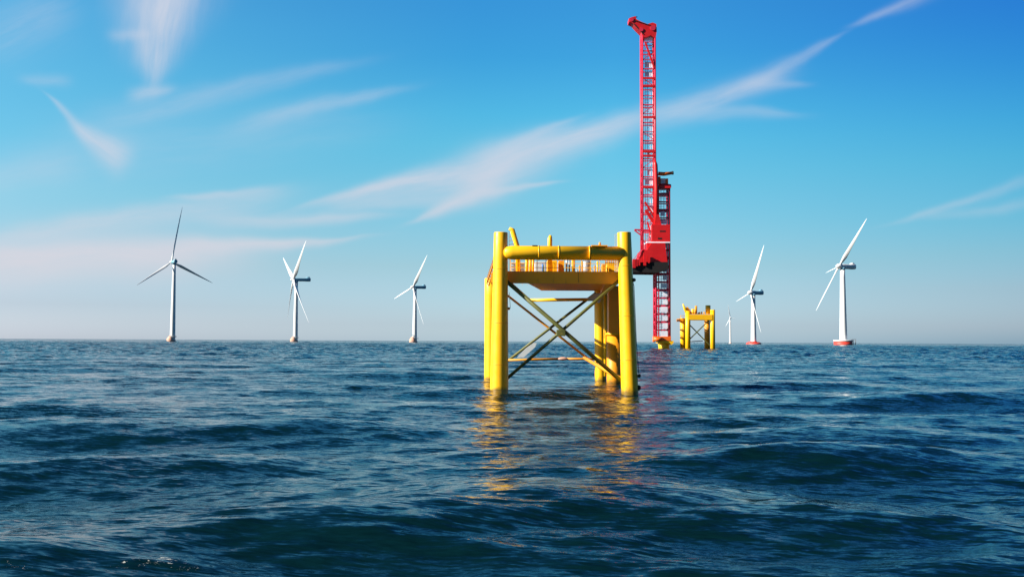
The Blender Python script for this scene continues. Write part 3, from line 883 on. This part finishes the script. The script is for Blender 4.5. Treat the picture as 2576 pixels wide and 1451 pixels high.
# ------------------------------------------------------------------ wind turbines
def turbine(name, tx, ybase, hub, tips, d, yaw, facing, wtop, wbot, nac_right, base, label, shade=False, nac_mat=None, group='wind turbines on the horizon'):
    """tx: tower centre in the picture, hub: picture position of the rotor hub, tips: picture positions of the blade tips,
       yaw: turn of the rotor plane out of the picture plane, facing: +1 rotor looks away, -1 towards us"""
    u = d / F
    hubw = P(hub[0], hub[1], d)
    towx = P(tx, ybase, d).x
    r0 = root('wind_turbine', (towx, d, 0), label, 'wind turbine', group)
    ztop = P(tx, hub[1] + 3, d).z
    n = 28
    pts = [(towx, d, -3)] + [(towx, d, ztop * i / 8) for i in range(0, 9)]
    rt_, rb2 = wtop / 2 * u, wbot / 2 * u
    rs = [rb2] + [rb2 + (rt_ - rb2) * i / 8 for i in range(9)]
    MB().tube(pts, rs, n).build('tower', M_WHITE, r0)
    c, s = math.cos(yaw), math.sin(yaw)
    ax = Vector((-s, facing * c, 0))             # rotor axis, pointing at the wind
    pl = Vector((c, facing * s, 0))              # horizontal line in the rotor plane
    # nacelle lies along the axis, from behind the hub over the tower
    ln = (nac_right - hub[0]) * u / max(.3, s)
    hc = hubw
    side = pl
    h_ = wtop * u * .62
    b = MB()
    prev = None
    sect = [(-.02, .62, .62, 0), (.04, .8, .8, 0), (.2, 1.0, .95, 0), (.6, 1.0, .9, .02), (.82, 1.0, 1.0, .08), (.97, 1.0, 1.0, .1), (1.0, .9, .9, .1)]
    first = None
    for (f, wy_, wz_, lift) in sect:
        cc = hc - ax * (ln * f) + Vector((0, 0, h_ * lift * 1.2))
        ring = []
        for i in range(16):
            an = 2 * math.pi * i / 16
            cx_, sz_ = math.cos(an), math.sin(an)
            cx_ = math.copysign(abs(cx_) ** .55, cx_); sz_ = math.copysign(abs(sz_) ** .55, sz_)
            ring.append(b.bm.verts.new(cc + side * (cx_ * h_ * wy_) + Vector((0, 0, sz_ * h_ * wz_ * .92))))
        if prev: b.skin(prev, ring)
        else: first = ring
        prev = ring
    b.cap(first, True); b.cap(prev)
    nac = b.build('nacelle', nac_mat or M_GREYB, r0)
    # cooler hump at the rear
    cc = hc - ax * (ln * .86) + Vector((0, 0, h_ * 1.1))
    MB().tube([cc - ax * (ln * .10), cc, cc + ax * (ln * .14)], [h_ * .45, h_ * .5, h_ * .2], 12).build('cooler', nac_mat or M_GREYB, nac)
    # yaw bearing collar
    MB().tube([(towx, d, ztop - h_ * .9), (towx, d, ztop)], [rt_ * 1.08, rt_ * 1.08], 24).build('collar', M_GREYB, r0)
    # spinner
    hp = hc + ax * (h_ * .5)
    b = MB()
    b.tube([hp - ax * h_ * 1.0, hp - ax * h_ * .2, hp + ax * h_ * .7, hp + ax * h_ * 1.2, hp + ax * h_ * 1.45], [h_ * .95, h_ * 1.0, h_ * .8, h_ * .45, h_ * .08], 20)
    b.build('spinner', M_WHITE, r0)
    for tp in tips:
        # the tip lies in the rotor plane
        rd = pix_dir(tp[0], tp[1])
        tk = (hp - cam.location).dot(ax) / rd.dot(ax)
        tipv = (cam.location + rd * tk) - hp
        Ln = tipv.length
        dr_ = tipv.normalized()
        tang = ax.cross(dr_).normalized()
        b = MB()
        prev = None; first = None
        chmax = (0.072 if not shade else .066) * Ln * (1 if Ln * 0 == 0 else 1)
        prof = [(0.02, .42, .42, 60), (.06, .45, .42, 58), (.12, .75, .34, 52), (.2, 1.0, .24, 48), (.3, .9, .19, 42), (.45, .70, .14, 36), (.6, .54, .10, 31), (.75, .39, .07, 27), (.88, .25, .05, 24), (.96, .14, .03, 22), (1.0, .03, .012, 20)]
        for (f, ch, th, tw) in prof:
            ang = math.radians(tw)
            cd = tang * math.cos(ang) + ax * math.sin(ang)
            nd = dr_.cross(cd).normalized()
            pre = ax * (Ln * .02 * f * (1 - f))
            cen = hp + tipv * f + pre + cd * (-.12 * ch * chmax)
            ring = []
            for i in range(12):
                an = 2 * math.pi * i / 12
                ring.append(b.bm.verts.new(cen + cd * (math.cos(an) * ch * chmax * .5) + nd * (math.sin(an) * th * chmax * .5 * (1 + .5 * math.cos(an)))))
            if prev: b.skin(prev, ring)
            else: first = ring
            prev = ring
        b.cap(first, True); b.cap(prev)
        b.build('blade', M_WHITE, r0)
    base(r0, towx, d, u, tx)
    return r0

def base_cone(w0, w1, y1, ybase):
    def f(r0, x, d, u, tx):
        z1 = P(tx, y1, d).z
        b = MB()
        b.tube([(x - .15 * w0 * u, d, -3), (x - .15 * w0 * u, d, z1 * .55), (x - .1 * w0 * u, d, z1 * .9), (x, d, z1)], [w0 / 2 * u, w0 / 2 * u, w1 / 2 * u, w1 / 2 * u * .9], 24)
        fo = b.build('foundation', M_PEACH, r0)
        b = MB()
        b.tube([(x, d, z1 * .98), (x, d, z1 * 1.04)], [w1 / 2 * u * 1.12] * 2, 24)
        b.build('work_platform', M_STEEL, r0)
        b = MB()
        rr = w1 / 2 * u * 1.1
        for i in range(16):
            a0 = 2 * math.pi * i / 16; a1 = 2 * math.pi * (i + 1) / 16
            p0 = Vector((x + rr * math.cos(a0), d + rr * math.sin(a0), z1 * 1.04)); p1 = Vector((x + rr * math.cos(a1), d + rr * math.sin(a1), z1 * 1.04))
            b.bar(p0, p0 + Vector((0, 0, 1.8)), .2)
            b.bar(p0 + Vector((0, 0, 1.8)), p1 + Vector((0, 0, 1.8)), .2)
        b.build('railing', M_STEEL, r0)
    return f

def base_red_round(r0, x, d, u, tx):
    b = MB()
    z1 = P(tx, 861, d).z
    b.tube([(x, d, -3), (x, d, 1), (x, d, z1 * .85), (x, d, z1)], [19 * u, 19 * u, 18 * u, 14 * u], 32)
    b.build('foundation', M_REDB, r0)
    b = MB()
    b.tube([(x, d, z1 * .95), (x, d, z1 + 2.2)], [9.5 * u, 9.0 * u], 24)
    b.build('footing_collar', M_REDB, r0)
    b = MB()
    for i in range(20):
        a0 = 2 * math.pi * i / 20
        a1 = 2 * math.pi * (i + 1) / 20
        p0 = Vector((x + 14 * u * math.cos(a0), d + 14 * u * math.sin(a0), z1)); b.bar(p0, p0 + Vector((0, 0, 1.8)), .3)
        b.bar(p0 + Vector((0, 0, 1.8)), Vector((x + 14 * u * math.cos(a1), d + 14 * u * math.sin(a1), z1 + 1.8)), .3)
    b.build('railing', M_REDB, r0)

def base_red_box(r0, x, d, u, tx):
    zt_ = P(tx, 855, d).z; zm = P(tx, 858, d).z
    xc0 = x - 1 * u
    b = MB()
    b.tube([(xc0, d, -3), (xc0, d, zm)], [22.5 * u, 22.5 * u], 36)
    fo = b.build('foundation', M_REDB, r0)
    b = MB()
    b.tube([(xc0, d, zm), (xc0, d, zt_)], [23.5 * u, 23.5 * u], 36)
    b.build('work_platform', M_WHITE, r0)
    b = MB()
    x1 = x + 15 * u; x2 = x + 27 * u; yy = d - 10 * u
    for xx in (x1, (x1 + x2) / 2, x2): b.bar((xx, yy, 0), (xx, yy, zt_ + 1), .8)
    b.bar((x1, yy, zt_ + 1), (x2, yy, zt_ + 1), .9); b.bar((x1, yy, zt_ * .35), (x2, yy, zt_ * .35), .8)
    b.build('boat_landing', M_STEEL, r0)

def base_small(r0, x, d, u, tx):
    b = MB()
    b.tube([(x, d, -3), (x, d, P(tx, 862, d).z)], [4.5 * u, 3.6 * u], 20)
    b.build('foundation', M_PEACH, r0)

R = math.radians
turbine('t', 434, 855, (433, 659), [(459, 520), (343, 718), (535, 712)], 1560, R(47), 1, 7.5, 13.5, 447, base_cone(22, 16, 848, 855),
        'leftmost and largest wind turbine on the left, its three blades spread wide and partly shaded', shade=True)
turbine('t', 743, 857, (740, 703), [(770, 605), (712, 648), (723, 803), (777, 812)], 1900, R(64), -1, 8, 12, 777, base_cone(20, 15, 850, 857),
        'white wind turbine with four blades crossing like scissors, between the two other left turbines')
turbine('t', 1043, 859, (1041, 722), [(1075, 641), (991, 752), (1066, 818)], 2050, R(62), -1, 7.5, 12, 1069, base_cone(21, 17, 852, 859),
        'white wind turbine standing nearest the left side of the big yellow platform')
turbine('t', 1837, 866, (1837, 800), [(1831, 765), (1825, 821), (1851, 801)], 4200, R(20), -1, 3.2, 4.5, 1839, base_small,
        'tiniest and most distant wind turbine, just right of the small yellow platform', nac_mat=M_WHITE)
turbine('t', 1896, 867, (1890, 736), [(1922, 616), (1851, 759), (1915, 838)], 2150, R(62), -1, 9.5, 14, 1922, base_red_round,
        'white wind turbine on a low round red foundation with thin blades')
turbine('t', 2122, 867, (2113, 670), [(2181, 549), (2076, 687), (2052, 783)], 1600, R(60), -1, 11.5, 19, 2158, base_red_box,
        'rightmost wind turbine, thick white tower on red and white drum base', nac_mat=M_WHITE)
